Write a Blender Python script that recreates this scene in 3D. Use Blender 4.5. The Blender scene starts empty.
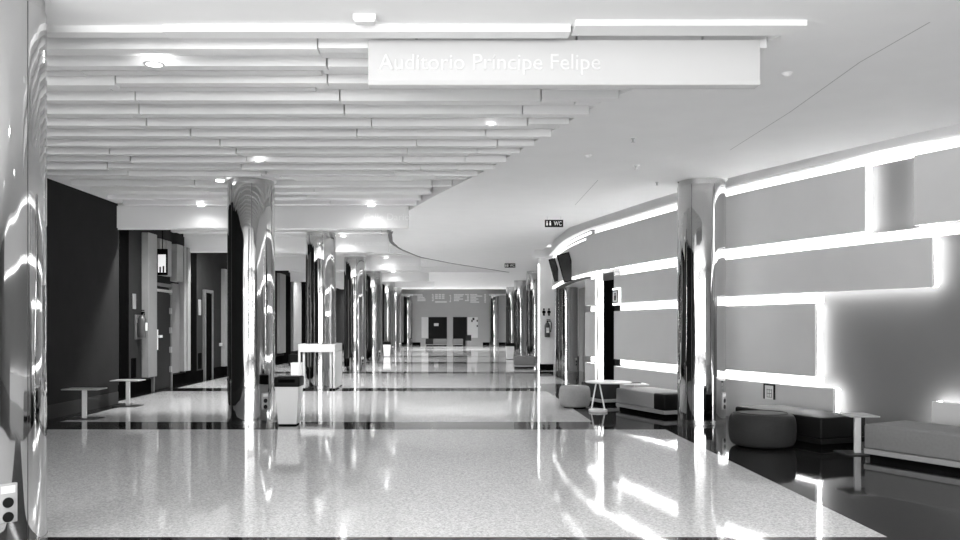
import bpy, bmesh, math, random
from mathutils import Vector, Matrix
random.seed(7)
S = bpy.context.scene
COL = S.collection

# ------------------------------------------------------------------ camera
CAM_H, F, VX, HY = 1.6, 800.0, 451.0, 325.5
cd = bpy.data.cameras.new('camera')
cam = bpy.data.objects.new('camera', cd); COL.objects.link(cam)
cam.location = (0, 0, CAM_H); cam.rotation_euler = (math.pi/2, 0, 0)
cd.sensor_width = 36; cd.lens = 36*F/960
cd.shift_x = (480-VX)/960; cd.shift_y = (HY-270)/960
cd.clip_end = 200; cd.clip_start = 0.05
S.camera = cam
# ------------------------------------------------------------------ world, daylight, exposure
w = bpy.data.worlds.new('sky'); S.world = w; w.use_nodes = True
w.node_tree.nodes['Background'].inputs[0].default_value = (1, 1, 1, 1)
w.node_tree.nodes['Background'].inputs[1].default_value = 1.1
S.view_settings.view_transform = 'Standard'; S.view_settings.look = 'None'
S.view_settings.gamma = 1; S.view_settings.exposure = 0.56
try: S.view_settings.use_curve_mapping = False
except Exception: pass
def area(name, loc, rot, sx, sy, power):
    d = bpy.data.lights.new(name, 'AREA'); d.shape = 'RECTANGLE'; d.size = sx; d.size_y = sy; d.energy = power
    o = bpy.data.objects.new(name, d); COL.objects.link(o); o.location = loc; o.rotation_euler = rot
    return o
for xb in (-5.6, -2.9, -.6, 2.1, 4.8):
    area('daylight_back', (xb, -7.9, 2.0), (math.radians(94), 0, 0), 1.0, 3.0, 140)
for yb in (-6.2, -3.1, 0):
    area('daylight_left', (-6.75, yb, 2.0), (math.radians(94), 0, math.radians(-90)), 1.4, 3.0, 100)
SPOT, NEARP, HIDP, ENDP = 45.0, 85.0, 220.0, 760.0

# ------------------------------------------------------------------ materials
def mat(name, c, rough=0.5, metal=0.0, emit=0.0, spec=0.5, noise=0.0, scale=20.0, bump=0.0, coat=0.0, ior=None):
    m = bpy.data.materials.new(name); m.use_nodes = True
    nt = m.node_tree; b = nt.nodes['Principled BSDF']
    b.inputs['Base Color'].default_value = (c, c, c, 1)
    b.inputs['Roughness'].default_value = rough; b.inputs['Metallic'].default_value = metal
    b.inputs['Specular IOR Level'].default_value = spec
    if ior: b.inputs['IOR'].default_value = ior
    if coat: b.inputs['Coat Weight'].default_value = coat; b.inputs['Coat Roughness'].default_value = 0.03
    if emit:
        b.inputs['Emission Color'].default_value = (1, 1, 1, 1); b.inputs['Emission Strength'].default_value = emit
    if noise or bump:
        tc = nt.nodes.new('ShaderNodeTexCoord'); n = nt.nodes.new('ShaderNodeTexNoise')
        n.inputs['Scale'].default_value = scale; n.inputs['Detail'].default_value = 3
        nt.links.new(tc.outputs['Object'], n.inputs['Vector'])
        if noise:
            mr = nt.nodes.new('ShaderNodeMapRange')
            mr.inputs['From Min'].default_value = 0.3; mr.inputs['From Max'].default_value = 0.7
            mr.inputs['To Min'].default_value = c*(1-noise); mr.inputs['To Max'].default_value = min(1, c*(1+noise))
            nt.links.new(n.outputs['Fac'], mr.inputs['Value']); nt.links.new(mr.outputs['Result'], b.inputs['Base Color'])
        if bump:
            bp = nt.nodes.new('ShaderNodeBump'); bp.inputs['Strength'].default_value = bump; bp.inputs['Distance'].default_value = 0.01
            nt.links.new(n.outputs['Fac'], bp.inputs['Height']); nt.links.new(bp.outputs['Normal'], b.inputs['Normal'])
    return m

def terrazzo(name, lo, hi, rough, spec):
    m = bpy.data.materials.new(name); m.use_nodes = True
    nt = m.node_tree; b = nt.nodes['Principled BSDF']
    tc = nt.nodes.new('ShaderNodeTexCoord')
    v = nt.nodes.new('ShaderNodeTexVoronoi'); v.inputs['Scale'].default_value = 75
    n = nt.nodes.new('ShaderNodeTexNoise'); n.inputs['Scale'].default_value = 28; n.inputs['Detail'].default_value = 5
    nt.links.new(tc.outputs['Object'], v.inputs['Vector']); nt.links.new(tc.outputs['Object'], n.inputs['Vector'])
    bw = nt.nodes.new('ShaderNodeRGBToBW'); nt.links.new(v.outputs['Color'], bw.inputs[0])
    mx = nt.nodes.new('ShaderNodeMix'); mx.data_type = 'FLOAT'; mx.inputs[0].default_value = 0.5
    nt.links.new(bw.outputs[0], mx.inputs[2]); nt.links.new(n.outputs['Fac'], mx.inputs[3])
    mr = nt.nodes.new('ShaderNodeMapRange'); mr.inputs['From Min'].default_value = 0.3; mr.inputs['From Max'].default_value = 0.7
    mr.inputs['To Min'].default_value = lo; mr.inputs['To Max'].default_value = hi
    nt.links.new(mx.outputs[0], mr.inputs['Value']); nt.links.new(mr.outputs['Result'], b.inputs['Base Color'])
    n2 = nt.nodes.new('ShaderNodeTexNoise'); n2.inputs['Scale'].default_value = 2.2
    nt.links.new(tc.outputs['Object'], n2.inputs['Vector'])
    bp = nt.nodes.new('ShaderNodeBump'); bp.inputs['Strength'].default_value = 0.06; bp.inputs['Distance'].default_value = 0.02
    nt.links.new(n2.outputs['Fac'], bp.inputs['Height']); nt.links.new(bp.outputs['Normal'], b.inputs['Normal'])
    b.inputs['Roughness'].default_value = rough; b.inputs['Specular IOR Level'].default_value = spec
    return m

M = dict(
    terr=terrazzo('light_terrazzo', .48, .82, .055, .42),
    gran=terrazzo('dark_granite', .010, .028, .05, .45),
    ceil=mat('white_plaster', .86, .9, noise=.015, scale=2),
    slat=mat('white_board', .85, .7),
    dark=mat('charcoal_cladding', .028, .7, spec=0, noise=.05, scale=3),
    black=mat('black_matte', .003, .6, spec=0),
    greyp=mat('grey_panel', .22, .6, noise=.04, scale=4),
    greyd=mat('mid_grey_paint', .11, .6),
    wall=mat('grey_wall_paint', .52, .6, noise=.02, scale=2),
    panel=mat('pale_grey_panel', .63, .55, noise=.02, scale=2),
    backw=mat('led_back_wall', .175, .7, spec=.1, noise=.02, scale=2),
    white=mat('white_lacquer', .85, .35),
    whitew=mat('white_wall', .88, .7),
    skirt=mat('charcoal_skirting', .036, .5, spec=.05),
    signw=mat('sign_board_paint', .62, .5, spec=.2),
    jointc=mat('plaster_joint', .5, .9),
    ledgap=mat('soft_led_glow', .9, .5, emit=1.3),
    ledbar=mat('light_bar_diffuser', .9, .5, emit=2.2),
    plate=mat('grey_plastic', .38, .4),
    dispem=mat('display_face', .5, .4, emit=.35),
    stand=mat('stand_paint', .62, .45),
    pouf=mat('pale_leather', .30, .55, spec=.1, noise=.05, scale=30, bump=.1),
    letsign=mat('sign_letters', .76, .35),
    led=mat('led_white', .9, .5, emit=8.5),
    ledsoft=mat('lamp_diffuser', .9, .5, emit=9.0),
    signem=mat('lit_sign_face', .9, .5, emit=1.6),
    chrome=mat('mirror_steel', .58, .035, 1.0),
    steel=mat('brushed_steel', .55, .25, 1.0),
    seam=mat('dark_joint', .05, .4, .5),
    lgrey=mat('light_grey_leather', .20, .55, spec=.1, noise=.05, scale=30, bump=.1),
    mgrey=mat('mid_grey_leather', .03, .55, spec=.08, noise=.05, scale=30, bump=.1),
    dgrey=mat('dark_leather', .008, .45, spec=.1, noise=.08, scale=30, bump=.1),
    plinth=mat('pale_plinth', .30, .4),
    glass=mat('dark_screen', .01, .12, spec=.4),
    doorm=mat('dark_door', .018, .5, spec=.05),
    alu=mat('aluminium', .6, .35, 1.0),
    red=mat('extinguisher_paint', .06, .3),
    ink=mat('ink', .008, .5, spec=.2),
    farw=mat('far_wall_paint', .50, .6, noise=.03, scale=1),
    letter=mat('white_letters', .95, .4),
    paper=mat('paper', .8, .8),
)

nt = M['chrome'].node_tree; tc = nt.nodes.new('ShaderNodeTexCoord'); mp = nt.nodes.new('ShaderNodeMapping')
mp.inputs['Scale'].default_value = (1, 1, .05); nz = nt.nodes.new('ShaderNodeTexNoise'); nz.inputs['Scale'].default_value = 11; nz.inputs['Detail'].default_value = .4
bp = nt.nodes.new('ShaderNodeBump'); bp.inputs['Strength'].default_value = .33; bp.inputs['Distance'].default_value = .02
nt.links.new(tc.outputs['Object'], mp.inputs[0]); nt.links.new(mp.outputs[0], nz.inputs['Vector']); nt.links.new(nz.outputs['Fac'], bp.inputs['Height'])
nt.links.new(bp.outputs['Normal'], nt.nodes['Principled BSDF'].inputs['Normal'])
# ------------------------------------------------------------------ helpers
def FL(px, py):
    Y = F*CAM_H/(py-HY); return Vector(((px-VX)*Y/F, Y, 0))
def AT(px, py, Y):
    return Vector(((px-VX)*Y/F, Y, CAM_H+(HY-py)*Y/F))
def bm_box(bm, x0, x1, y0, y1, z0, z1, mi=0, mtx=None):
    vs = [Vector((x, y, z)) for z in (z0, z1) for y in (y0, y1) for x in (x0, x1)]
    if mtx: vs = [mtx @ v for v in vs]
    v = [bm.verts.new(p) for p in vs]
    for f in ((0,2,3,1),(4,5,7,6),(0,1,5,4),(2,6,7,3),(0,4,6,2),(1,3,7,5)):
        fc = bm.faces.new([v[i] for i in f]); fc.material_index = mi
    return v
def obj(name, bm, m, parent=None, smooth=False, bevel=0.0, seg=2):
    if bevel:
        bmesh.ops.bevel(bm, geom=list(bm.edges)+list(bm.verts), offset=bevel, segments=seg, affect='EDGES', profile=.5, clamp_overlap=True)
    bmesh.ops.recalc_face_normals(bm, faces=bm.faces)
    me = bpy.data.meshes.new(name); bm.to_mesh(me); bm.free()
    for mm in (m if isinstance(m, (list, tuple)) else [m]): me.materials.append(mm)
    if smooth:
        for p in me.polygons: p.use_smooth = True
        me.set_sharp_from_angle(angle=math.radians(40))
    o = bpy.data.objects.new(name, me); COL.objects.link(o)
    if parent: o.parent = parent
    return o
def box(name, dims, m, parent=None, bevel=0.0, mtx=None, seg=2):
    bm = bmesh.new(); bm_box(bm, *dims, mtx=mtx); return obj(name, bm, m, parent, bevel > 0, bevel, seg)
def struct(o): o['kind'] = 'structure'; return o
def tag(o, label, cat, group=None):
    o['label'] = label; o['category'] = cat
    if group: o['group'] = group
    return o
def thing(name, label, cat, loc=(0,0,0), rz=0, group=None):
    o = bpy.data.objects.new(name, None); COL.objects.link(o); o.empty_display_size = .1
    o.location = loc; o.rotation_euler = (0, 0, rz); return tag(o, label, cat, group)
def dup(root, loc, label, rz=None, scale=None, group=None):
    r = root.copy(); COL.objects.link(r); r.location = loc; r['label'] = label
    if rz is not None: r.rotation_euler = (0, 0, rz)
    if scale: r.scale = scale
    if group: r['group'] = group
    for ch in list(root.children):
        c = ch.copy(); COL.objects.link(c); c.parent = r
        for g in list(ch.children):
            d = g.copy(); COL.objects.link(d); d.parent = c
    return r
def lathe(bm, prof, n=48, cx=0, cy=0, mi=0):
    rings = []
    for r, z in prof:
        if r < 1e-5: rings.append([bm.verts.new((cx, cy, z))])
        else: rings.append([bm.verts.new((cx+r*math.cos(2*math.pi*i/n), cy+r*math.sin(2*math.pi*i/n), z)) for i in range(n)])
    for a, b in zip(rings, rings[1:]):
        for i in range(n):
            j = (i+1) % n
            if len(a) == 1 and len(b) == 1: continue
            if len(a) == 1: f = bm.faces.new([a[0], b[i], b[j]])
            elif len(b) == 1: f = bm.faces.new([a[i], a[j], b[0]])
            else: f = bm.faces.new([a[i], a[j], b[j], b[i]])
            f.material_index = mi
def tube(bm, a, b, r, n=10):
    a, b = Vector(a), Vector(b); d = (b-a).normalized()
    u = d.orthogonal().normalized(); v = d.cross(u)
    R = [[bm.verts.new(p+u*r*math.cos(2*math.pi*i/n)+v*r*math.sin(2*math.pi*i/n)) for i in range(n)] for p in (a, b)]
    for i in range(n):
        j = (i+1) % n; bm.faces.new([R[0][i], R[0][j], R[1][j], R[1][i]])
    bm.faces.new(R[0][::-1]); bm.faces.new(R[1])
def text(name, body, size, m, parent, loc, rot=(math.pi/2,0,0), depth=.004, width=None, align='LEFT'):
    c = bpy.data.curves.new(name, 'FONT'); c.body = body; c.size = size; c.extrude = depth; c.align_x = align
    c.resolution_u = 3
    t = bpy.data.objects.new(name+'_src', c); COL.objects.link(t)
    bpy.context.view_layer.update()
    me = bpy.data.meshes.new_from_object(t.evaluated_get(bpy.context.evaluated_depsgraph_get()))
    bpy.data.objects.remove(t)
    if width:
        xs = [v.co.x for v in me.vertices]; k = width/(max(xs)-min(xs))
        for v in me.vertices: v.co.x *= k
    bm = bmesh.new(); bm.from_mesh(me); bpy.data.meshes.remove(me)
    seen, isl = set(), []
    for v in bm.verts:
        if v in seen: continue
        st, comp = [v], []; seen.add(v)
        while st:
            q = st.pop(); comp.append(q)
            for e in q.link_edges:
                o2 = e.other_vert(q)
                if o2 not in seen: seen.add(o2); st.append(o2)
        isl.append((min(q.co.x for q in comp), max(q.co.x for q in comp), comp))
    isl.sort(key=lambda t_: t_[0]); words, cur, mxx = [], [], None
    for x0, x1, comp in isl:
        if mxx is not None and x0-mxx > .15*size: words.append(cur); cur = []; mxx = None
        cur += comp; mxx = x1 if mxx is None else max(mxx, x1)
    words.append(cur)
    out = None
    for wv in words:
        b2 = bmesh.new(); mp_ = {v: b2.verts.new(v.co) for v in wv}
        for f in bm.faces:
            if f.verts[0] in mp_:
                try: b2.faces.new([mp_[v] for v in f.verts])
                except ValueError: pass
        me = bpy.data.meshes.new(name); b2.to_mesh(me); b2.free(); me.materials.append(m)
        out = bpy.data.objects.new(name, me); COL.objects.link(out); out.parent = parent; out.location = loc; out.rotation_euler = rot
    bm.free()
    return out

# ------------------------------------------------------------------ curved LED wall plan
CTRL = [(-9, 15.5), (-2, 12.4), (3, 10.4), (6.5, 8.55), (8.5, 7.4), (10.2, 6.5), (11.45, 5.92), (14.1, 4.9), (16, 4.42), (18.6, 3.84), (20.3, 3.5), (23.3, 3.33), (27.6, 3.5), (29, 3.6)]
def WX(Y):
    for i in range(len(CTRL)-1):
        if CTRL[i][0] <= Y <= CTRL[i+1][0]:
            p = [CTRL[max(0, min(len(CTRL)-1, i+k))] for k in (-1, 0, 1, 2)]
            h = p[2][0]-p[1][0]; t = (Y-p[1][0])/h
            def sl(a, b): return (b[1]-a[1])/(b[0]-a[0]) if b[0] != a[0] else (p[2][1]-p[1][1])/h
            m0, m1 = sl(p[0], p[2])*h, sl(p[1], p[3])*h
            return (2*t**3-3*t**2+1)*p[1][1]+(t**3-2*t*t+t)*m0+(-2*t**3+3*t*t)*p[2][1]+(t**3-t*t)*m1
    return CTRL[-1][1] if Y > 20 else CTRL[0][1]
def WP(Y, off=0.0, z=0.0):   # off > 0 : into the corridor
    s = (WX(Y+.05)-WX(Y-.05))/.1
    n = Vector((-1, s, 0)).normalized()
    return Vector((WX(Y), Y, z)) + n*off
def YW(px):
    a, b = 5.0, 27.0
    for _ in range(50):
        m = (a+b)/2
        if VX+F*WX(m)/m > px: a = m
        else: b = m
    return (a+b)/2
def ribbon(bm, Y0, Y1, z0, z1, o0, o1, n=None, mi=0, caps=True):
    n = n or max(1, int(abs(Y1-Y0)/.35))
    prev = None
    for i in range(n+1):
        Y = Y0+(Y1-Y0)*i/n
        r = [bm.verts.new(WP(Y, o, z)) for o, z in ((o0, z0), (o1, z0), (o1, z1), (o0, z1))]
        if prev:
            for k in range(4):
                f = bm.faces.new([prev[k], prev[(k+1) % 4], r[(k+1) % 4], r[k]]); f.material_index = mi
        elif caps: bm.faces.new(r).material_index = mi
        prev = r
    if caps: bm.faces.new(prev[::-1]).material_index = mi

# ------------------------------------------------------------------ floor
XL0, XL1 = -6.85, -7.3
def strips():
    out = [(5.05, 6.05)]
    for k in range(8): out.append((12.31+7.18*k, 13.28+7.18*k))
    return out
ST = strips()
bm = bmesh.new()
xs = [-7.6, -7.02, -6.5, 2.35, 3.3, 17.0]
ys = sorted({-9.0, 16.45, 22.0, 68.0, *[a for s in ST for a in s]})
for i in range(len(xs)-1):
    for j in range(len(ys)-1):
        x0, x1, y0, y1 = xs[i], xs[i+1], ys[j], ys[j+1]; cx, cy = (x0+x1)/2, (y0+y1)/2
        dk = any(a < cy < b for a, b in ST)
        if cx > 3.3 and cy < 30: dk = True
        if cx > 2.35 and 12.31 < cy < 22: dk = True
        if cx < -6.5 and cy < 16.45: dk = True
        if cx < -7.02: dk = True
        f = bm.faces.new([bm.verts.new((x, y, 0)) for x, y in ((x0,y0),(x1,y0),(x1,y1),(x0,y1))]); f.material_index = int(dk)
bmesh.ops.remove_doubles(bm, verts=bm.verts, dist=1e-4)
struct(obj('floor', bm, [M['terr'], M['gran']]))

# ------------------------------------------------------------------ ceiling
CZ, CB = 4.0, 4.24
BND = [(2.86,6.42),(1.64,8.5),(.55,12.35),(-.3,14.8),(-.85,16.6),(-1.35,19),(-1.6,21),(-1.72,23),(-1.6,25),(-1.1,28),(0,30.8),(1.2,33.2),(2.6,36)]
def bx(Y):
    for (x0, y0), (x1, y1) in zip(BND, BND[1:]):
        if y0 <= Y <= y1: return x0+(x1-x0)*(Y-y0)/(y1-y0)
    return BND[0][0] if Y < BND[0][1] else BND[-1][0]
edge = [WP(y, .72) for y in [-8.9, -2, 3, 6.5, 8.5, 10.2, 11.5, 12.8, 14.1, 15.5, 17, 18.6, 20.3, 22, 24, 26, 27.9]]
outl = [(XL1-.3, -8.9)] + [(p.x, p.y) for p in edge] + [(9, 28.0), (9, 53), (XL1-.3, 53), (XL1-.3, 36)] + BND[::-1] + [(XL1-.3, 6.42)]
bm = bmesh.new()
top, bot = [bm.verts.new((x, y, CB+.1)) for x, y in outl], [bm.verts.new((x, y, CZ)) for x, y in outl]
n = len(outl)
for i in range(n): bm.faces.new([bot[i], bot[(i+1) % n], top[(i+1) % n], top[i]])
bm.faces.new(bot[::-1])
bmesh.ops.triangulate(bm, faces=[f for f in bm.faces if len(f.verts) > 4])
struct(obj('ceiling', bm, M['ceil']))
struct(box('ceiling', (XL1-.3, 3.2, 6.3, 36.1, CB, CB+.1), M['ceil']))          # recess above the boards
struct(box('ceiling', (XL1-.3, 9, 53, 68, 4.62, 4.75), M['ceil']))              # higher void by the end wall
struct(box('trim_1', (XL1-.3, 9, 52.9, 53.0, CZ, 4.75), M['ceil']))
# raised cove over the curved wall
bm = bmesh.new(); ribbon(bm, -8.9, 28, 4.42, 4.5, -.3, 1.5, 60); struct(obj('ceiling', bm, M['ceil']))
# long white boards of the slatted ceiling
bm = bmesh.new()
# the front edge boards, then alternating low and high rows
bm_box(bm, XL0, (163-VX)*6.4/F, 6.40, 6.52, CZ-.055, CB+.02)
bm_box(bm, (164-VX)*6.4/F, (570-VX)*6.4/F, 6.37, 6.52, CZ-.06, CB+.02)
bm_box(bm, (575-VX)*6.3/F, (806-VX)*6.3/F, 6.28, 6.5, CZ-.045, CB+.02)
Y, row = 6.72, 0
JX = [-5.2, -3.4, -.95, .9]
while Y < 35.6:
    near = Y < 12.5
    pitch = (.285, .235)[row % 2] if near else (.36 if Y < 16.3 else .5)
    xr = bx(Y)
    cuts = [(XL0 if Y < 12.4 else XL0+.3) if Y < 16.4 else XL1-.1] + [x+(Y-9)*(.12 if x < 0 else -.2)+random.uniform(-.35, .35) for x in JX] + [xr-.02]
    cuts = sorted(c for c in cuts if c <= xr-.01)
    for i, (a, b) in enumerate(zip(cuts, cuts[1:])):
        if b-a < .15: continue
        dz = ((-.06, .0)[row % 2] if near else (.03, .08)[row % 2]) + random.choice((0, 0, .02))
        dy = random.choice((0, 0, .02)); wd = .12 if near else .2
        bm_box(bm, a+(.004 if i else 0), b-.012, Y+dy, Y+dy+wd, CZ-.01+dz, CB+.02)
        if near and (row+i) % 5 == 0: bm_box(bm, a+.1, b-.2, Y+dy+wd, Y+dy+wd+.05, CZ+.12, CB+.02)
    Y += pitch; row += 1
bm_box(bm, XL0, XL0+.31, 12.5, 16.4, CZ+.10, CB+.02)
struct(obj('trim_2', bm, M['slat']))
bm = bmesh.new()
pr = [(bx(y), y) for y in [20.4+.6*i for i in range(27)]]
for (xa, ya), (xb, yb) in zip(pr, pr[1:]):
    wd = .05 if ya < 24 else .035
    d = Vector((xb-xa, yb-ya, 0)).normalized(); nn_ = Vector((-d.y, d.x, 0))*wd
    P = [Vector((xa, ya, CZ)), Vector((xb, yb, CZ))]
    lo = [bm.verts.new(p+q+Vector((0, 0, -.012))) for p, q in ((P[0], nn_), (P[1], nn_), (P[1], -nn_), (P[0], -nn_))]
    hi = [bm.verts.new(v.co+Vector((0, 0, .012))) for v in lo]
    bm.faces.new(lo); bm.faces.new(hi[::-1])
    for k in range(4): bm.faces.new([lo[k], lo[(k+1) % 4], hi[(k+1) % 4], hi[k]])
struct(obj('trim_14', bm, M['greyd']))  # grey strip paints the dark shade line along the ceiling step
# transverse bulkheads with lettering
def bulkhead(i, Y, x1, zb=3.6, zt=CZ+.05):
    return struct(box('trim_%d' % i, (XL1-.1, x1, Y, Y+.32, zb, zt), M['slat']))
b2 = bulkhead(3, 16.4, -.88); b3 = bulkhead(4, 21.9, -1.72, 3.62); b4 = bulkhead(5, 28.8, -1.1, 3.6); b5 = bulkhead(6, 36.3, -1.0, 3.6); b6 = bulkhead(7, 43.5, -.9, 3.68)
s2 = thing('bulkhead_lettering', 'white raised lettering on the second ceiling bulkhead, before the columns', 'lettering', (-1.80, 16.4, 3.70))
text('letters', 'Calle Dario', .2, M['letter'], s2, (0, -.004, .06), width=.94)
s3 = thing('bulkhead_lettering', 'small outlined lettering on the third ceiling bulkhead', 'lettering', (-2.82, 21.9, 3.72))
text('letters', 'SALAS DE REUNIONES', .14, M['letter'], s3, (0, -.004, .06), width=1.05)
s4 = thing('bulkhead_lettering', 'small outlined lettering on the fourth ceiling bulkhead farther back', 'lettering', (-2.5, 28.8, 3.74))
text('letters', 'SALAS DE REUNIONES', .16, M['letter'], s4, (0, -.004, .0), width=1.3)

# ------------------------------------------------------------------ left side walls
struct(box('wall_left', (XL0-.35, XL0, 3.2, 16.45, 0, CB), M['dark']))
struct(box('baseboard_left', (XL0, XL0+.012, 3.2, 16.45, 0, .24), M['skirt']))
struct(box('wall_left', (XL1-.3, XL1, 16.45, 66, 0, CB), M['dark']))
struct(box('baseboard_left', (XL1, XL1+.02, 16.5, 66, 0, .3), M['black']))
def YL(px, X=XL1): return X*F/(px-VX)
# window wall behind and to the left of the camera
bm = bmesh.new()
def mull(bm, axis, a0, a1, fixed, n):
    for i in range(n+1):
        a = a0+(a1-a0)*i/n
        if axis == 'x': bm_box(bm, a-.06, a+.06, fixed-.08, fixed+.08, 0, CZ)
        else: bm_box(bm, fixed-.08, fixed+.08, a-.06, a+.06, 0, CZ)
    for z in (0.1, 2.6, 3.9):
        if axis == 'x': bm_box(bm, a0, a1, fixed-.06, fixed+.06, z-.08, z+.08)
        else: bm_box(bm, fixed-.06, fixed+.06, a0, a1, z-.08, z+.08)
mull(bm, 'x', -6.9, 6.5, -8.3, 8); struct(obj('window_1', bm, M['alu']))
bm = bmesh.new(); mull(bm, 'y', -8.2, 3.1, XL0-.1, 6); struct(obj('window_2', bm, M['alu']))
struct(box('wall_back', (6.5, 16, -8.4, -8.2, 0, 4.4), M['whitew']))

# dark black recess and door of the left wall
def lpan(name, px0, px1, z0, z1, m, label, cat='wall panel', d=.07, group=None):
    o = box(name, (0, d, 0, YL(px1)-YL(px0), 0, z1-z0), m, bevel=.006, seg=1)
    o.location = (XL1+.001, YL(px0), z0)
    return tag(o, label, cat, group)
lpan('wall_panel', 119, 128, .02, 3.9, M['black'], 'black recess panel just past the end of the big charcoal wall', d=.02)
lpan('wall_panel', 141.5, 150.5, .37, 3.8, M['greyp'], 'tall pale grey upright panel left of the dark double door', d=.16)
lpan('wall_panel', 155, 160, 2.85, 3.75, M['greyp'], 'short grey panel above the dark door, left of the hanging screen', d=.12)
lpan('wall_panel', 162, 167, 2.85, 3.75, M['greyp'], 'short grey panel above the dark door, behind the hanging screen', d=.12)
lpan('wall_panel', 170, 176.5, 2.75, 3.72, M['greyp'], 'short grey panel above the dark door, nearest the bright striped upright', d=.18)
lpan('wall_panel', 170.5, 178, .35, 2.7, M['greyd'], 'mid grey wall panel right of the dark door', d=.05)
lpan('wall_panel', 178.5, 181, .37, 3.72, M['greyp'], 'narrow bright upright, left one of the pair right of the dark door', d=.15)
lpan('wall_panel', 182, 185.2, .37, 3.72, M['greyp'], 'narrow bright upright, right one of the pair beside the black opening', d=.15)
lpan('wall_panel', 186, 196, .02, 3.7, M['black'], 'black opening panel between bright uprights and the second dark door', d=.02)
lpan('wall_panel', 221, 226.5, .3, 3.4, M['greyp'], 'grey upright panel seen just left of the first mirror column', d=.12)
lpan('wall_panel', 277, 283, .43, 3.8, M['greyp'], 'grey upright panel seen between the first two mirror columns, left one', d=.12)
lpan('wall_panel', 291, 299, .43, 3.8, M['greyp'], 'grey upright panel seen between the first two mirror columns, right one', d=.12)
lpan('wall_panel', 284, 290, .02, 3.8, M['black'], 'black recess between the two grey uprights behind the first column', d=.02)
lpan('wall_panel', 300, 306, .02, 3.8, M['black'], 'black recess panel beside the second mirror column', d=.02)
# door_1
def door(name, px0, px1, z1, handle=True, lm='doorm'):
    y0, y1 = YL(px0), YL(px1)
    d = thing(name, '', 'door', (XL1, y0, 0)); del d['label']; del d['category']; d['kind'] = 'structure'
    L = y1-y0
    box('door_leaf', (.0, .05, .03, L-.03, .01, z1-.05), M[lm], d, .004, seg=1)
    bm = bmesh.new()
    bm_box(bm, 0, .08, -.04, .04, 0, z1+.05); bm_box(bm, 0, .08, L-.04, L+.04, 0, z1+.05); bm_box(bm, 0, .08, 0, L, z1-.02, z1+.06)
    obj('door_frame', bm, M['greyd'], d)
    if handle:
        bm = bmesh.new(); bm_box(bm, .05, .065, .22, .3, 1.0, 1.5); bm_box(bm, .065, .12, .24, .28, 1.3, 1.36); bm_box(bm, .10, .13, .24, .42, 1.3, 1.36)
        obj('door_handle', bm, M['white'], d)
        bm = bmesh.new()
        for k in range(5): bm_box(bm, .05, .1, L-.12, L-.05, .4+k*.5, .55+k*.5)
        obj('hinge', bm, M['greyp'], d)
        box('door_closer', (.05, .12, .1, L-.1, z1-.16, z1-.1), M['alu'], d)
    return d
door('door_1', 151, 169, 2.6)
door('door_2', 203, 210.5, 2.6, handle=False, lm='black')
# notice, extinguisher, vent of the dark stretch before door 1
o = lpan('wall_notice', 132.2, 135.3, 1.98, 2.33, M['greyp'], 'small white upright notice above the left fire extinguisher', 'notice', .02)
o = lpan('wall_vent', 131, 135.5, .4, .85, M['black'], 'low black wall vent below the left fire extinguisher', 'vent', .02)
o = lpan('wall_notice', 198, 200.5, 1.9, 2.35, M['greyp'], 'small white upright notice left of the second dark door', 'notice', .02)
o = lpan('wall_vent', 198, 201, .35, .8, M['black'], 'low black wall vent left of the second dark door', 'vent', .02)
o = lpan('wall_switch', 219, 221, .95, 1.05, M['plate'], 'tiny white wall switch box left of the first mirror column', 'switch', .05)
def extinguisher(loc, rz, label, s=1.0):
    t = thing('fire_extinguisher', label, 'fire extinguisher', loc, rz)
    bm = bmesh.new(); lathe(bm, [(0,0),(.075,0),(.085,.02),(.085,.36),(.06,.43),(.03,.46),(0,.46)], 20); obj('cylinder_body', bm, M['red'], t, True)
    bm = bmesh.new(); lathe(bm, [(0,.46),(.022,.46),(.022,.5),(0,.5)], 12); bm_box(bm, -.02, .1, -.015, .015, .5, .525); bm_box(bm, -.02, .09, -.012, .012, .54, .56)
    obj('valve_handle', bm, M['black'], t)
    bm = bmesh.new()
    pts = [(.03,0,.49),(.1,0,.5),(.13,0,.42),(.12,0,.28),(.1,0,.16)]
    for a, b in zip(pts, pts[1:]): tube(bm, a, b, .012, 8)
    obj('hose', bm, M['ink'], t)
    box('paper_label', (-.045, .045, -.092, -.083, .14, .3), M['whitew'], t)
    bm = bmesh.new(); bm_box(bm, -.05, .05, .06, .12, .3, .36); obj('bracket', bm, M['alu'], t)
    t.scale = (s, s, s)
    return t
extinguisher((XL1+.13, YL(136.5), 1.32), math.radians(-90)+math.pi, 'fire extinguisher on the dark left wall before the double door', 1.15)
o = lpan('wall_box', 134.5, 140.5, 1.28, 1.85, M['greyd'], 'grey extinguisher cabinet on the dark left wall', 'cabinet', .03)
# hanging screen by the door
t = thing('hanging_display', 'small lit display hung in front of the grey panels above the left door', 'display', AT(162.5, 262, 19.6))
box('housing', (-.12, .12, -.04, .04, -.32, .32), M['black'], t, .01)
box('display_face', (-.095, .095, -.046, -.041, -.26, .18), M['dispem'], t)
bm = bmesh.new()
bm_box(bm, -.06, -.02, -.05, -.046, -.26, -.12); bm_box(bm, .02, .06, -.05, -.046, -.26, -.1)
obj('printed_figure', bm, M['ink'], t)
bm = bmesh.new(); tube(bm, (0,0,.32), (0,0,CB-t.location.z), .012); obj('hanging_rod', bm, M['black'], t)

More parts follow.
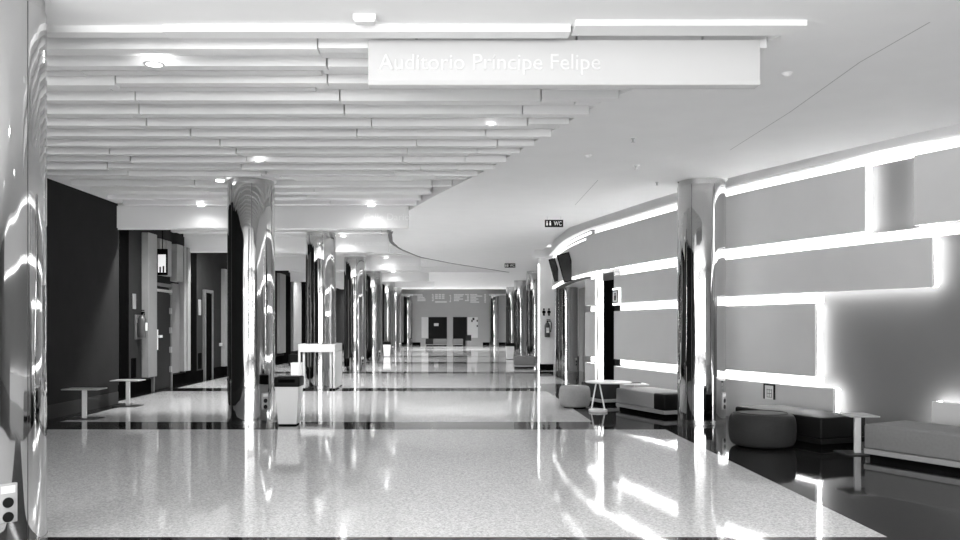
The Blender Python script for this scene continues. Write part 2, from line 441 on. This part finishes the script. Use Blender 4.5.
# ------------------------------------------------------------------ curved wall on the right
bm = bmesh.new(); ribbon(bm, -8.9, 20.3, 0, 4.44, -.22, -.19, 90); struct(obj('wall_right', bm, M['backw']))
bm = bmesh.new(); ribbon(bm, 20.3, 27.9, 2.86, 4.44, -.3, -.08, 24); struct(obj('wall_right', bm, M['backw']))
bm = bmesh.new(); ribbon(bm, -8.9, 27.9, 4.03, 4.44, -.19, .02, 110); struct(obj('trim_8', bm, M['whitew']))
bm = bmesh.new(); ribbon(bm, -8.9, 27.9, 4.03, 4.06, .02, .10, 110); struct(obj('trim_9', bm, M['whitew']))
def led_panel(pxa, pxb, z0, z1, label, sides='tblr', m='panel'):
    Ya = YW(pxa) if isinstance(pxa, int) or pxa > 40 else pxa
    Yb = YW(pxb)
    t = thing('wall_panel', label, 'wall panel', (0, 0, 0), 0)
    bm = bmesh.new(); ribbon(bm, Ya, Yb, z0, z1, -.055, 0.0); p = obj('panel_face', bm, M[m], t)
    bm = bmesh.new()
    if 't' in sides: ribbon(bm, Ya, Yb, z1-.035, z1-.012, -.15, -.056)
    if 'b' in sides: ribbon(bm, Ya, Yb, z0+.012, z0+.035, -.15, -.056)
    if 'l' in sides: ribbon(bm, Yb-.015, Yb-.04, z0, z1, -.15, -.056)
    if 'r' in sides: ribbon(bm, Ya+.04, Ya+.015, z0, z1, -.15, -.056)
    obj('light_strip', bm, M['led'], t)
    return t
led_panel(865, 586, 2.945, 3.885, 'long back-lit wall panel of the top row, behind the right mirror column', 'br')
led_panel(-2.0, 914, 2.945, 3.885, 'back-lit panel of the top row cut by the right picture edge', 'bl')
led_panel(932, 614, 2.11, 2.765, 'back-lit panel of the second row, reaching farthest right', 'tbr')
led_panel(815, 614, .82, 1.935, 'tall back-lit panel of the third row, behind the right mirror column', 'tbr')
led_panel(833, 614, 0.0, .655, 'low back-lit panel of the bottom row with a framed notice on it', 'tr')
led_panel(2.0, 932, 0.0, .6, 'low back-lit panel behind the pale bench at the right edge', 'tl')
led_panel(595, 585, 2.11, 2.765, 'narrow back-lit panel left of the black doorway, topmost of three', 'tb')
led_panel(595, 585, .82, 1.935, 'narrow back-lit panel left of the black doorway, middle of three', 'tb')
led_panel(595, 585, 0.0, .655, 'narrow back-lit panel left of the black doorway, lowest of three', 't')
# glowing strips added to whiten the lit back wall between facing panels
bm = bmesh.new()
for pa, pb, z0, z1 in ((932, 614, 2.79, 2.92), (815, 614, 1.96, 2.085), (815, 614, .68, .795), (595, 585, 2.79, 2.92), (595, 585, 1.96, 2.085), (595, 585, .68, .795),
                       (-2., 586, 3.90, 4.015), (-2., 914, 2.79, 2.90)):
    ribbon(bm, YW(pa) if pa > 40 else pa, YW(pb), z0, z1, -.185, -.16)
struct(obj('trim_15', bm, M['ledgap']))
# door slot with vertical light
Ya, Yb = YW(613), YW(602)
bm = bmesh.new(); ribbon(bm, Ya, Yb, 0, 2.68, -.189, -.04); struct(obj('door_3', bm, M['black']))
bm = bmesh.new(); ribbon(bm, Ya, Yb, 2.68, 2.86, -.189, -.02); struct(obj('trim_10', bm, M['greyd']))
bm = bmesh.new(); ribbon(bm, YW(600.2), YW(596.5), 0, 2.86, -.189, -.05)
tag(obj('light_bar', bm, M['ledbar']), 'bright upright light bar beside the black doorway in the curved wall', 'light')
# overhanging drum
t = thing('wall_panel', 'curved overhanging fascia with two screens, beyond the back-lit panels', 'wall panel')
bm = bmesh.new(); ribbon(bm, 20.38, 27.8, 2.95, 3.80, -.07, 0); obj('panel_face', bm, M['panel'], t)
bm = bmesh.new(); ribbon(bm, 20.3, 27.8, 2.87, 2.94, -.07, -.005); ribbon(bm, 20.3, 27.8, 3.93, 3.98, -.07, -.03); ribbon(bm, 20.3, 27.8, 3.82, 3.86, -.07, -.03); obj('light_strip', bm, M['ledgap'], t)
# restroom light sign on wall
Ys = 18.75
Ys = YW(617); p = WP(Ys, .035, 2.27); nn = WP(Ys, 1)-WP(Ys, 0)
t = thing('restroom_sign', 'small square back-lit restroom sign right of the black doorway', 'sign', p, math.atan2(nn.y, nn.x)+math.pi/2)
box('sign_halo', (-.21, .21, .012, .033, -.2, .2), M['signem'], t, .008)  # glowing box shaped to draw the halo around the plate
box('sign_plate', (-.16, .16, -.012, .012, -.15, .15), M['paper'], t)
bm = bmesh.new()
for q in ((-.16,-.13,-.15,.15), (.13,.16,-.15,.15), (-.16,.16,.125,.15), (-.16,.16,-.15,-.125)): bm_box(bm, q[0], q[1], -.018, -.012, q[2], q[3])
obj('frame', bm, M['ink'], t)
bm = bmesh.new(); bm_box(bm, -.05, .05, -.016, -.012, -.09, .03); bm_box(bm, -.03, .03, -.016, -.012, .045, .085); obj('figure', bm, M['ink'], t)
# two tilted screens on the drum
def screen(Y, z, w_, h_, label, tilt, rz):
    t = thing('wall_screen', label, 'screen', WP(Y, .13 if Y < 24 else .10, z), rz)
    mt = Matrix.Rotation(tilt, 4, 'Y')
    box('screen_housing', (-w_/2, w_/2, -.03, .05, -h_/2, h_/2), M['black'], t, .01, mtx=mt)
    box('screen_glass', (-w_/2+.03, w_/2-.03, -.036, -.031, -h_/2+.03, h_/2-.03), M['glass'], t, mtx=mt)
    bm = bmesh.new(); tube(bm, (0, .05, 0), (.12, .1, .05), .025); obj('mount_arm', bm, M['black'], t)
    return t
screen(22.3, 3.22, .36, .80, 'nearer tilted dark screen on the curved overhang', math.radians(-15), math.radians(-8))
screen(25.3, 3.36, .22, .74, 'farther tilted dark screen on the curved overhang', math.radians(-15), math.radians(-8))

# framed notice on the low panel
t = thing('framed_notice', 'small dark framed notice low on the curved wall behind the dark bench', 'notice', WP(YW(770), .005, .54), math.radians(-90)+math.atan2(1, 0)-math.radians(0))
Yn = YW(770); nn = (WP(Yn, 1)-WP(Yn, 0)); t.rotation_euler = (0, 0, math.atan2(nn.y, nn.x)+math.pi/2)
bm = bmesh.new()
for a in ((-.125,-.1,-.02,.0,-.15,.1),(.1,.125,-.02,.0,-.15,.1),(-.125,.125,-.02,.0,.075,.1)): bm_box(bm, *a)
obj('frame', bm, M['ink'], t)
box('paper_sheet', (-.1, .1, -.01, 0, -.15, .075), M['paper'], t)
bm = bmesh.new()
for i in range(3): bm_box(bm, -.05+i*.05-.004, -.05+i*.05+.004, -.012, -.01, -.12, .02)
for i in range(3): bm_box(bm, -.06, .06, -.012, -.01, -.12+i*.06, -.112+i*.06)
obj('printed_grid', bm, M['greyd'], t)

# ------------------------------------------------------------------ fin wall and what lies beyond
YF = 28.6
struct(box('wall_right', (3.16, 9, YF, YF+.3, 0, CZ+.4), M['whitew']))
struct(box('baseboard_right', (3.16, 3.66, YF-.03, YF, 0, .22), M['black']))
struct(box('baseboard_right', (4.4, 6.5, YF-.03, YF, 0, .5), M['black']))
struct(box('wall_right', (4.56, 4.7, 21.2, YF-.03, 0, 2.9), M['wall']))
struct(box('wall_right', (9, 9.2, YF, 68, 0, 4.7), M['wall']))
struct(box('trim_11', (3.75, 5.6, 20.5, YF, 2.9, 3.0), M['whitew']))
tag(box('light_bar', (3.11, 3.155, YF-.02, YF+.02, 0.02, 3.8), M['ledbar']), 'tall thin upright light bar on the end of the white fin wall', 'light')
extinguisher((3.43, YF-.12, 1.18), 0, 'fire extinguisher hanging on the white fin wall right of the tall light bar', 1.15)
t = thing('restroom_pictogram', 'two small dark restroom figures on the white fin wall', 'sign', (3.41, YF, 2.05))
for sx in (-.09, .09):
    bm = bmesh.new(); lathe(bm, [(0,.16),(.03,.16),(.03,.1),(0,.1)], 10); bm_box(bm, -.035, .035, -.01, 0, -.1, .09); bm_box(bm, -.06, .06, -.01, 0, -.01, .07)
    for v in bm.verts: v.co.x += sx; v.co.y = v.co.y*.2-.01
    obj('figure', bm, M['ink'], t)

# end wall
YE = 65.6
struct(box('wall_back', (XL1-.3, 9, YE, YE+.3, 0, 4.7), M['farw']))
struct(box('baseboard_back', (XL1, -2.5, YE-.04, YE, 0, .22), M['black']))
struct(box('baseboard_back', (2.6, 5, YE-.04, YE, 0, .22), M['black']))
def fd(name, a, b, t, bt, m, lab=None, cat='door'):
    p, q = AT(a, t, YE), AT(b, bt, YE)
    o = box(name, (p.x, q.x, YE-.06, YE-.001, max(0, q.z), p.z), m)
    if lab: return tag(o, lab, cat)
    return struct(o)
fd('door_4', 428.5, 447, 317, 345, M['doorm']); fd('door_5', 453, 467, 317, 345, M['doorm'])
fd('wall_poster', 421.5, 428.2, 317, 338, M['whitew'], 'pale upright board left of the double dark doors on the end wall', 'board')
t = thing('wall_poster', 'pale board with dark marks right of the doors on the end wall', 'board', AT(472.7, 327.5, YE-.05))
box('board_face', (-.42, .42, -.02, .04, -.85, .85), M['whitew'], t)
bm = bmesh.new()
bm_box(bm, -.12, .0, -.03, -.02, .45, .62); bm_box(bm, -.02, .14, -.03, -.02, .6, .8); bm_box(bm, .32, .42, -.03, -.02, .48, .62); bm_box(bm, .32, .42, -.03, -.02, .05, .2)
obj('printed_marks', bm, M['ink'], t)
tag(box('door_notice', (AT(434, 0, YE).x, AT(438.5, 0, YE).x, YE-.08, YE-.062, AT(0, 326, YE).z, AT(0, 323.2, YE).z), M['paper']), 'small white notice taped to the left far door', 'notice')
for i, (a, b) in enumerate(((392, 417), (489, 516))):
    p = AT(a, 295.2, YE-.5); q = AT(b, 293.8, YE-.5)
    tag(box('wall_ledge', (p.x, q.x, YE-.5, YE-.001, p.z, q.z), M['white']), 'thin white ledge by the far %s column on the end wall' % ('left', 'right')[i], 'ledge')
# lettering groups on the end wall (lines of tiny text)
def textblock(x0, y0, lines, label, lh=1.5, m='letter'):
    t = thing('wall_lettering', label, 'lettering', AT(x0, y0, YE-.001))
    k = YE/F
    for i, seg in enumerate(lines):
        if not seg: continue
        bm = bmesh.new()
        for a, b in seg:
            x = a
            while x < b-.1:
                wd = min(random.uniform(.5, .9), b-x)
                bm_box(bm, x*k, (x+wd)*k, -.03, 0, -(i*lh+lh*.78)*k, -i*lh*k); x += wd+.12
        obj('letters', bm, M[m], t)
    return t
textblock(417.5, 294, [[(0,5)],[(0,5.5)],[(0,7)],[(0,8)],[(0,8)]], 'leftmost white lettering block high on the end wall')
textblock(432, 294, [[(0,1.6)],[(.5,1.8)],[(0,1.6)],[(.5,1.8)],[(0,1.6)]], 'narrow white lettering left of the big numerals on the end wall')
textblock(435.2, 294, [[(0,2.6),(3.4,6),(6.8,9.3)],[(0,2.6),(3.4,6),(6.8,9.3)],[(0,2.6),(3.4,6),(6.8,9.3)],[],[(0,11.5)]], 'large white numerals with an underline on the end wall', 1.8)
textblock(449.5, 295, [[(0,1.4)],[(.8,1.6)],[(.8,1.6)],[(.6,1.5)],[(0,1.4)]], 'small white hooked mark in the middle of the end wall')
textblock(454, 294, [[(0,10),(11,15)],[(0,9),(13,15)],[(0,6),(13,15)],[(0,9),(13,15)],[(0,5),(11,15)]], 'wide white lettering block with a bracket on the end wall')
textblock(470.3, 294, [[(0,7)],[(0,12)],[(0,6)],[(0,8)],[(0,6)],[(0,9)]], 'white lettering block near the right end of the end wall')
textblock(484.4, 294, [[(0,1.6)],[(0,1.6)],[(0,1.6)],[(0,1.6)],[(0,1.6)],[(0,1.6)]], 'rightmost narrow white lettering stripe on the end wall')

# ------------------------------------------------------------------ mirror columns
R = .385
def column(loc, label, plate=True):
    t = thing('column', label, 'column', loc)
    bm = bmesh.new(); lathe(bm, [(R,0.06),(R,CZ-.1)], 96)
    obj('shaft', bm, M['chrome'], t, True)
    bm = bmesh.new(); lathe(bm, [(R-.02,0),(R+.004,0),(R+.004,.06),(R-.02,.06)], 96); obj('base_ring', bm, M['steel'], t, True)
    bm = bmesh.new(); lathe(bm, [(R-.03,CZ-.1),(R-.012,CZ-.1),(R-.012,CZ-.0),(R-.03,CZ)], 96); obj('top_ring', bm, M['steel'], t, True)
    bm = bmesh.new()
    for a in (-20, -75, -130, -185, 50, 110):
        th = math.radians(a); x, y = R*math.cos(th), R*math.sin(th)
        mt = Matrix.Translation((x, y, 0)) @ Matrix.Rotation(th, 4, 'Z'); bm_box(bm, -.004, .0012, -.003, .003, .06, CZ-.1, mtx=mt)
    obj('panel_joint', bm, M['seam'], t)
    bm = bmesh.new(); lathe(bm, [(R-.01,CZ+.12),(R+.03,CZ+.12),(R+.03,CZ-.004),(R+.01,CZ-.008),(R-.01,CZ-.008)], 64); obj('ceiling_collar', bm, M['slat'], t, True)
    if plate:
        th = math.radians(-42); mt = Matrix.Rotation(th, 4, 'Z')
        p = box('socket_plate', (R-.01, R+.014, -.062, .062, .235, .505), M['plate'], t, .004, mtx=mt)
        for z in (.39, .29):
            bm = bmesh.new(); lathe(bm, [(0,0),(.036,0),(.036,.008),(0,.008)], 20)
            bmesh.ops.transform(bm, matrix=mt @ Matrix.Translation((R+.012, 0, z-.015)) @ Matrix.Rotation(math.pi/2, 4, 'Y'), verts=bm.verts)
            obj('socket', bm, M['ink'], p)
        box('switch', (R+.012, R+.018, -.045, .045, .44, .49), M['paper'], p, mtx=mt)
    return t
c0 = column((-3.32, 13.3, 0), 'mirror-clad round column beside the tapered white bin')
dup(c0, (-3.36, 5.8, 0), 'nearest mirror column, cut by the left picture edge')
for k, (x, y, lb) in enumerate([(-3.36,20.66,'second mirror column of the left row, behind the white frame stand'),
        (-3.36,28.0,'third mirror column of the left row'), (-3.43,35.4,'fourth mirror column of the left row, partly behind the third'),
        (-3.39,42.7,'fifth mirror column of the left row, behind the small far bin'), (-3.47,50.1,'sixth, slim mirror column of the left row'),
        (-3.49,64.6,'farthest left mirror column by the end wall'),
        (4.16,13.3,'large mirror column of the right row, in front of the back-lit wall'),
        (3.95,27.4,'mirror column under the curved overhang, next to the white fin wall'),
        (3.72,35.4,'mirror column just left of the tall thin light bar'), (3.74,42.7,'right row mirror column second beyond the light bar'),
        (3.82,50.1,'right row mirror column third beyond the light bar'), (3.49,64.6,'farthest right mirror column by the end wall')]):
    dup(c0, (x, y, 0), lb)

# ------------------------------------------------------------------ hanging signs
t = thing('hanging_sign', 'long white hanging sign board with pale lettering under the ceiling', 'sign', (-.69, 6.65, 3.6))
box('sign_board', (0, 3.26, 0, .12, 0, .375), M['signw'], t, .004)
text('letters', 'Auditorio Príncipe Felipe', .19, M['letsign'], t, (.09, -.004, .125), width=1.84, depth=.006)
box('bottom_rail', (0, 3.26, -.006, 0, .0, .035), M['signw'], t)
bm = bmesh.new(); tube(bm, (.4, .06, .37), (.4, .06, .42), .01); tube(bm, (2.8, .06, .37), (2.8, .06, .42), .01); obj('hanger', bm, M['alu'], t)
def wc(px, py, Y, label):
    p = AT(px, py, Y); t = thing('hanging_sign', label, 'sign', p)
    box('sign_board', (-.2, .2, -.02, .02, -.08, .08), M['ink'], t, .004)
    text('letters', 'WC', .13, M['letter'], t, (-.005, -.022, -.045), width=.17, depth=.002)
    for sx in (-.155, -.085):
        bm = bmesh.new(); bm_box(bm, sx-.018, sx+.018, -.024, -.02, -.045, .02); bm_box(bm, sx-.012, sx+.012, -.024, -.02, .028, .052); obj('figure', bm, M['letter'], t)
    bm = bmesh.new()
    for sx in (-.15, .15): tube(bm, (sx, 0, .08), (sx, 0, CZ-p.z), .004, 6)
    obj('hanger', bm, M['alu'], t)
wc(554, 223.5, 17.6, 'nearer black hanging sign with white restroom lettering')
wc(510, 265.5, 29.9, 'farther small black hanging sign with white restroom lettering')

# ------------------------------------------------------------------ ceiling fittings
def downlight(x, y, label, z=CZ-.02, power=None, ball=False, cone=165):
    t = thing('downlight', label, 'ceiling light', (x, y, z))
    bm = bmesh.new(); lathe(bm, [(.07,0),(.095,0),(.095,-.012),(.07,-.012)], 28); obj('trim_ring', bm, M['white'], t, True)
    bm = bmesh.new(); lathe(bm, [(0,-.004),(.07,-.004),(.07,.01),(0,.01)], 28); obj('lamp_disc', bm, M['ledsoft'], t)
    d = bpy.data.lights.new('downlight_lamp', 'SPOT'); d.energy = power or SPOT; d.spot_size = math.radians(cone); d.spot_blend = .6; d.shadow_soft_size = .06
    l = bpy.data.objects.new('downlight_lamp', d); COL.objects.link(l); l.parent = t; l.location = (0, 0, -.03)
    return t
def pc(px, py): 
    Y = F*(CZ-CAM_H)/(HY-py); return ((px-VX)*Y/F, Y)
LIST = [(154,57,'bright ceiling downlight nearest, between the front boards on the left'),
        (491,121,'bright ceiling downlight among boards under the long sign'),
        (260,157.5,'small ceiling downlight just above the first left column'),
        (220,177,'small ceiling downlight left of the first column top')]
for px, py, lb in LIST:
    x, y = pc(px, py); downlight(x, y, lb, CZ-.06, cone=125)
for x, y, lb in [(-5.0,16.0,'downlight washing the second bulkhead left of the first column'), (-1.6,16.0,'downlight washing the lettered second bulkhead'),
                 (-5.2,21.5,'downlight washing the third bulkhead near the left wall'), (-2.9,21.5,'downlight washing the lettered third bulkhead'),
                 (-2.3,28.4,'downlight washing the fourth bulkhead'), (-2.6,35.9,'brightest far downlight on the fifth bulkhead'),
                 (-1.0,43.0,'far downlight on the sixth bulkhead')]:
    downlight(x, y, lb, CZ-.001, 9)
for x, y, lb in [(1.5,40,'added far ceiling lamp in the middle of the corridor'), (.5,50,'farthest added ceiling lamp before the end wall'),(-5.5,30,'added lamp over the left aisle behind the second column'),
                 (-5.5,42,'added lamp over the left aisle far back'),(6,36,'added lamp in the hidden bay behind the fin wall')]:
    downlight(x, y, lb, CZ-.001, 110)  # extra lamps added to brighten the far corridor and left aisle
n_ = 0
for yy in (-5, -2, 1, 4.0):  # out-of-view lamps added to brighten the near floor and ceiling
    for xx in (-4.6, -1.5, 1.6, 4.7):
        downlight(xx, yy, 'added unseen ceiling lamp overhead, beside or behind the camera', CZ-.001, NEARP)['group'] = 'added lamps of the near ceiling'
for yy, xe in ((16.95, -1.6), (22.45, -2.4), (29.35, -1.9), (36.85, -1.8), (44.05, -1.8)):  # lamps added out of sight to light the corridor evenly
    for xx in (-6.2, -4.7, -3.3, xe):
        downlight(xx, yy, 'added lamp hidden behind a ceiling bulkhead', CZ-.001, HIDP)['group'] = 'added lamps behind the bulkheads'
for xx in (-5, -2, 1, 4):  # lamps added behind the step to brighten the end wall
    downlight(xx, 55, 'added lamp hidden in the raised ceiling before the end wall', 4.619, ENDP)['group'] = 'added lamps before the end wall'
x, y = pc(365, 15.5)
t = thing('emergency_light', 'small white rectangular emergency light on the near ceiling', 'ceiling light', (x, y, CZ))
box('housing', (-.09, .09, -.05, .05, -.05, 0), M['white'], t, .008); box('diffuser', (-.075, .075, -.035, .035, -.062, -.05), M['paper'], t)
for i, (px, py, lb) in enumerate([(787,73,'round white smoke detector nearest the curved wall'), (588,155.5,'smoke detector left of the other three on the plain ceiling'),
        (633,138,'small ceiling sprinkler above the others on the plain ceiling'), (636,165.5,'small ceiling sprinkler left of the right column top'),
        (657,182,'small ceiling sprinkler closest to the right column'), (680,181.5,'dark ceiling camera dome touching the right column top'),
        (266,170,'small ceiling sprinkler above the first left column'), (308,238,'small ceiling sprinkler beside the second column top')]):
    x, y = pc(px, py); dk = 'dark' in lb; sm = 'sprinkler' in lb
    zz = CZ if px > 400 else CZ-.01
    t = thing('sprinkler' if sm else ('camera_dome' if dk else 'smoke_detector'), lb, 'sprinkler' if sm else ('camera' if dk else 'smoke detector'), (x, y, zz))
    bm = bmesh.new()
    lathe(bm, [(0,0),(.03,0),(.03,-.01),(.012,-.015),(.012,-.05),(.028,-.055),(0,-.058)] if sm else [(0,0),(.07,0),(.07,-.015),(.05,-.045),(.02,-.055),(0,-.055)], 20)
    if not sm: t.scale = (.6, .6, .6)
    obj('head', bm, M['alu'] if sm else (M['ink'] if dk else M['white']), t, True)
    bm = bmesh.new(); lathe(bm, [(.03,0),(.05,0),(.05,-.006),(.03,-.006)] if sm else [(.07,0),(.085,0),(.085,-.01),(.07,-.01)], 20); obj('mounting_ring', bm, M['white'], t)
# plaster joints
def joint(i, pts):
    bm = bmesh.new()
    for (a, b) in zip(pts, pts[1:]):
        a, b = Vector((*a, CZ-.001)), Vector((*b, CZ-.001)); d = (b-a).normalized(); nrm = Vector((-d.y, d.x, 0))*.006
        bm.faces.new([bm.verts.new(p) for p in (a+nrm, b+nrm, b-nrm, a-nrm)])
    struct(obj('trim_%d' % i, bm, M['jointc']))
joint(12, [pc(930, 22), pc(860, 62), pc(790, 112), pc(730, 150)])
joint(13, [pc(598, 180), pc(575, 205)])

# ------------------------------------------------------------------ furniture
def bench(loc, rz, L, Wd, label, split=None, mats=('mgrey', 'mgrey'), plinth='plinth', sz=.41):
    t = thing('bench', label, 'bench', loc, rz)      # origin: near front corner; +x along the length, +y towards the wall
    box('base_recess', (.05, L-.05, .05, Wd-.05, 0, .06), M['black'], t)
    box('plinth', (.0, L, 0, Wd, .06, .125), M[plinth], t, .006, seg=1)
    if split:
        box('cushion', (0, split, 0, Wd, .125, sz), M[mats[1]], t, .03, seg=4)
        box('cushion', (split, L, 0, Wd, .125, sz), M[mats[0]], t, .03, seg=4)
    else: box('cushion', (0, L, 0, Wd, .125, sz), M[mats[0]], t, .03, seg=4)
    return t
def ang(a, b): d = Vector(b)-Vector(a); return math.atan2(d.y, d.x)
# local +x runs from near corner to far corner, so the wall lies on local -y; mirror by using far corner as origin
def bench2(near, far, Wd, label, **k):
    near, far = Vector(near), Vector(far); L = (far-near).length
    a = math.atan2(far.y-near.y, far.x-near.x)+math.pi
    if k.get('split'): k['split'] = L-k['split']; m = k.get('mats', ('mgrey','mgrey')); k['mats'] = (m[1], m[0])
    return bench((far.x, far.y, 0), a, L, Wd, label, **k)
bench2((3.68,13.80), (3.14,15.25), .8, 'grey bench with a black end block left of the right mirror column', split=.33, mats=('pouf','dgrey'))
bench2((4.78,10.33), (4.20,11.85), .78, 'dark leather bench behind the dark round pouf', mats=('dgrey',), plinth='dgrey', sz=.405)
bench2((6.25,7.20), (4.96,9.62), .8, 'pale grey bench cut by the right picture edge', mats=('lgrey',), sz=.42)
bench2((2.98,15.95), (2.72,16.75), .45, 'dark grey seat block behind the white round table', mats=('mgrey',), sz=.43)
t = bench((2.36, 29.7, 0), 0, .78, .5, 'low grey bench on the floor far right, left of the tall light bar', mats=('lgrey',), sz=.45)
def pouf(loc, r, h, m, label):
    t = thing('pouf', label, 'pouf', loc)
    bm = bmesh.new(); prof = [(0,.015),(r*.72,.015)]
    for i in range(13):
        a = -math.pi/2+math.pi*i/12; e = .55
        cx, cz = abs(math.cos(a))**e, math.copysign(abs(math.sin(a))**.8, math.sin(a))
        prof.append((r*.74+r*.26*cx, h/2+.01+(h/2-.01)*cz))
    prof += [(r*.5, h+.006), (0, h+.008)]
    lathe(bm, prof, 56); obj('cushion', bm, M[m], t, True)
    bm = bmesh.new(); lathe(bm, [(0,0),(r*.7,0),(r*.7,.03),(0,.03)], 40); obj('base_disc', bm, M['black'], t, True)
    bm = bmesh.new(); lathe(bm, [(r*.74,h+.001),(r*.75,h+.008),(r*.76,h+.001)], 56); obj('piping', bm, M[m], t, True)
    return t
pouf((2.42, 15.65, 0), .305, .42, 'pouf', 'light grey round pouf left of the white round table')
pouf((4.13, 10.62, 0), .425, .44, 'mgrey', 'dark grey round pouf in front of the dark bench')
# round table with forked legs
p = FL(598, 411.5)
t = thing('side_table', 'round pale side table with two splayed white legs beside the light pouf', 'table', (p.x, p.y, 0))
bm = bmesh.new(); lathe(bm, [(0,.525),(.41,.525),(.43,.535),(.43,.545),(.41,.55),(0,.55)], 56); o = obj('table_top', bm, M['white'], t, True); o.location = (.22, .15, 0)
for sx in (-1, 1):
    bm = bmesh.new(); tube(bm, (sx*.125, 0, .03), (sx*.03, .03, .53), .014, 12); obj('leg', bm, M['white'], t, True)
bm = bmesh.new(); lathe(bm, [(0,0),(.17,0),(.175,.01),(.175,.035),(.165,.045),(0,.045)], 40); obj('base', bm, M['white'], t, True)
p = Vector((3.68, 16.15, 0))
t = thing('side_table', 'low pale side table half hidden behind the two-tone bench', 'table', (p.x, p.y, 0))
box('table_top', (-.24, .26, -.25, .25, .41, .43), M['white'], t, .005)
bm = bmesh.new(); tube(bm, (0,0,.0), (0,0,.41), .03); obj('leg', bm, M['white'], t); box('base', (-.2, .2, -.2, .2, 0, .015), M['alu'], t)
tag(box('magazine', (p.x-.1, p.x+.16, p.y-.02, p.y+.18, .431, .445), M['ink']), 'dark magazine lying on the half hidden side table', 'magazine')
# T tables
def ttable(loc, label, h, w_, wd, rz=0, base=None):
    t = thing('side_table', label, 'table', loc, rz); bw = base or w_*.85
    box('table_top', (-w_/2, w_/2, -.2, .2, h-.018, h), M['plate'], t, .003, seg=1)
    box('stem', (-wd/2, wd/2, -.02, .02, .012, h-.018), M['white'], t, .003, seg=1)
    box('base', (-bw/2, bw/2, -.2, .2, 0, .012), M['seam'], t, .003, seg=1)
    return t
ttable((-6.3, 13.75, 0), 'thin dark-topped pedestal table nearest, against the charcoal wall', .52, .62, .075)
ttable((-6.42, 15.9, 0), 'thin dark-topped pedestal table at the far end of the charcoal wall', .52, .56, .075)
ttable((5.08, 10.0, 0), 'small pedestal table between the dark bench and the pale bench', .49, .36, .075, 0, .42)
for o in bpy.data.objects:
    pass
# bins
def bin_(loc, label):
    t = thing('waste_bin', label, 'bin', loc)
    bm = bmesh.new()
    def ring(hw, z): return [bm.verts.new((sx*hw, sy*hw, z)) for sx, sy in ((-1,-1),(1,-1),(1,1),(-1,1))]
    a, b = ring(.148, .02), ring(.192, .62)
    for i in range(4): bm.faces.new([a[i], a[(i+1) % 4], b[(i+1) % 4], b[i]])
    bm.faces.new(a[::-1]); bm.faces.new(b); obj('bin_body', bm, M['white'], t, bevel=.008)
    box('lid', (-.205, .205, -.205, .205, .62, .78), M['dgrey'], t, .02, seg=3)
    box('lid_opening', (-.13, .13, -.208, -.2, .69, .74), M['black'], t)
    box('foot', (-.14, .14, -.14, .14, 0, .02), M['black'], t)
    return t
b0 = bin_((-2.62, 12.95, 0), 'tapered white bin with a dark lid beside the first mirror column')
dup(b0, (-3.28, 41.0, 0), 'small far bin with dark lid before the fifth left column')
dup(b0, (2.78, 37.8, 0), 'small far bin with dark lid by the right row columns')
# white frame stand
t = thing('frame_stand', 'white open frame stand with slatted side in front of the second column', 'stand', (-3.79, 19.85, 0))
Wd, H, D = .91, 1.14, 1.3
box('top_rail', (0, Wd, 0, .05, H-.2, H), M['stand'], t, .004, seg=1)
for x, y in ((0, 0), (Wd-.05, 0), (0, D-.05), (Wd-.05, D-.05), (.1, 0.06), (Wd-.14, .06)):
    box('leg', (x, x+.05, y, y+.05, .04, H-.2 if y < .1 else H), M['stand'], t)
box('rear_rail', (0, Wd, D-.05, D, H-.2, H), M['stand'], t); box('side_rail', (0, .03, .05, D-.05, H-.2, H), M['stand'], t)
bm = bmesh.new()
bm_box(bm, Wd-.03, Wd, .05, D-.05, H-.2, H)
for k in range(7): bm_box(bm, Wd-.02, Wd, .08+k*.165, .19+k*.165, .04, H-.19)
obj('side_panel', bm, M['stand'], t)
bm = bmesh.new()
for x, y in ((.0,.0),(Wd-.05,.0),(.0,D-.05),(Wd-.05,D-.05),(.1,.06),(Wd-.14,.06)): bm_box(bm, x, x+.05, y, y+.05, 0, .04)
obj('foot_caps', bm, M['black'], t)
# white cube and dark bench in the left aisle
p = FL(296, 375)
t = thing('storage_box', 'low white box on the floor behind the tapered bin', 'box', (p.x, p.y+.2, 0))
box('body', (-.17, .17, -.2, .2, 0, .36), M['white'], t, .01); box('lid', (-.18, .18, -.21, .21, .36, .39), M['white'], t, .005)
t = bench((-6.2, 30.5, 0), 0, 1.2, .6, 'dark low bench in the left aisle seen between the first two columns', mats=('dgrey',), plinth='dgrey', sz=.5)
# seats before the end wall
for a, b, lb, m in ((425.5, 433, 'dark grey seat block before the far doors, left of the pale seats', 'mgrey'),
                    (433.3, 447, 'pale low seat before the left far door', 'lgrey'), (452.5, 463, 'pale low seat before the right far door', 'lgrey'),):
    x0, x1 = AT(a, 0, 63.0).x, AT(b, 0, 63.0).x
    bench((x0, 63.0, 0), 0, x1-x0, .7, lb, mats=(m,), sz=.55)
p = AT(468.5, 0, 63.3)
t = thing('chair', 'dark small chair right of the pale far seats', 'chair', (p.x, 63.3, 0))
box('seat', (-.22, .22, -.2, .2, .4, .46), M['mgrey'], t); box('backrest', (-.22, .22, .17, .2, .46, .85), M['mgrey'], t)
for sx in (-.2, .17):
    for sy in (-.18, .15): box('leg', (sx, sx+.03, sy, sy+.03, 0, .4), M['alu'], t)
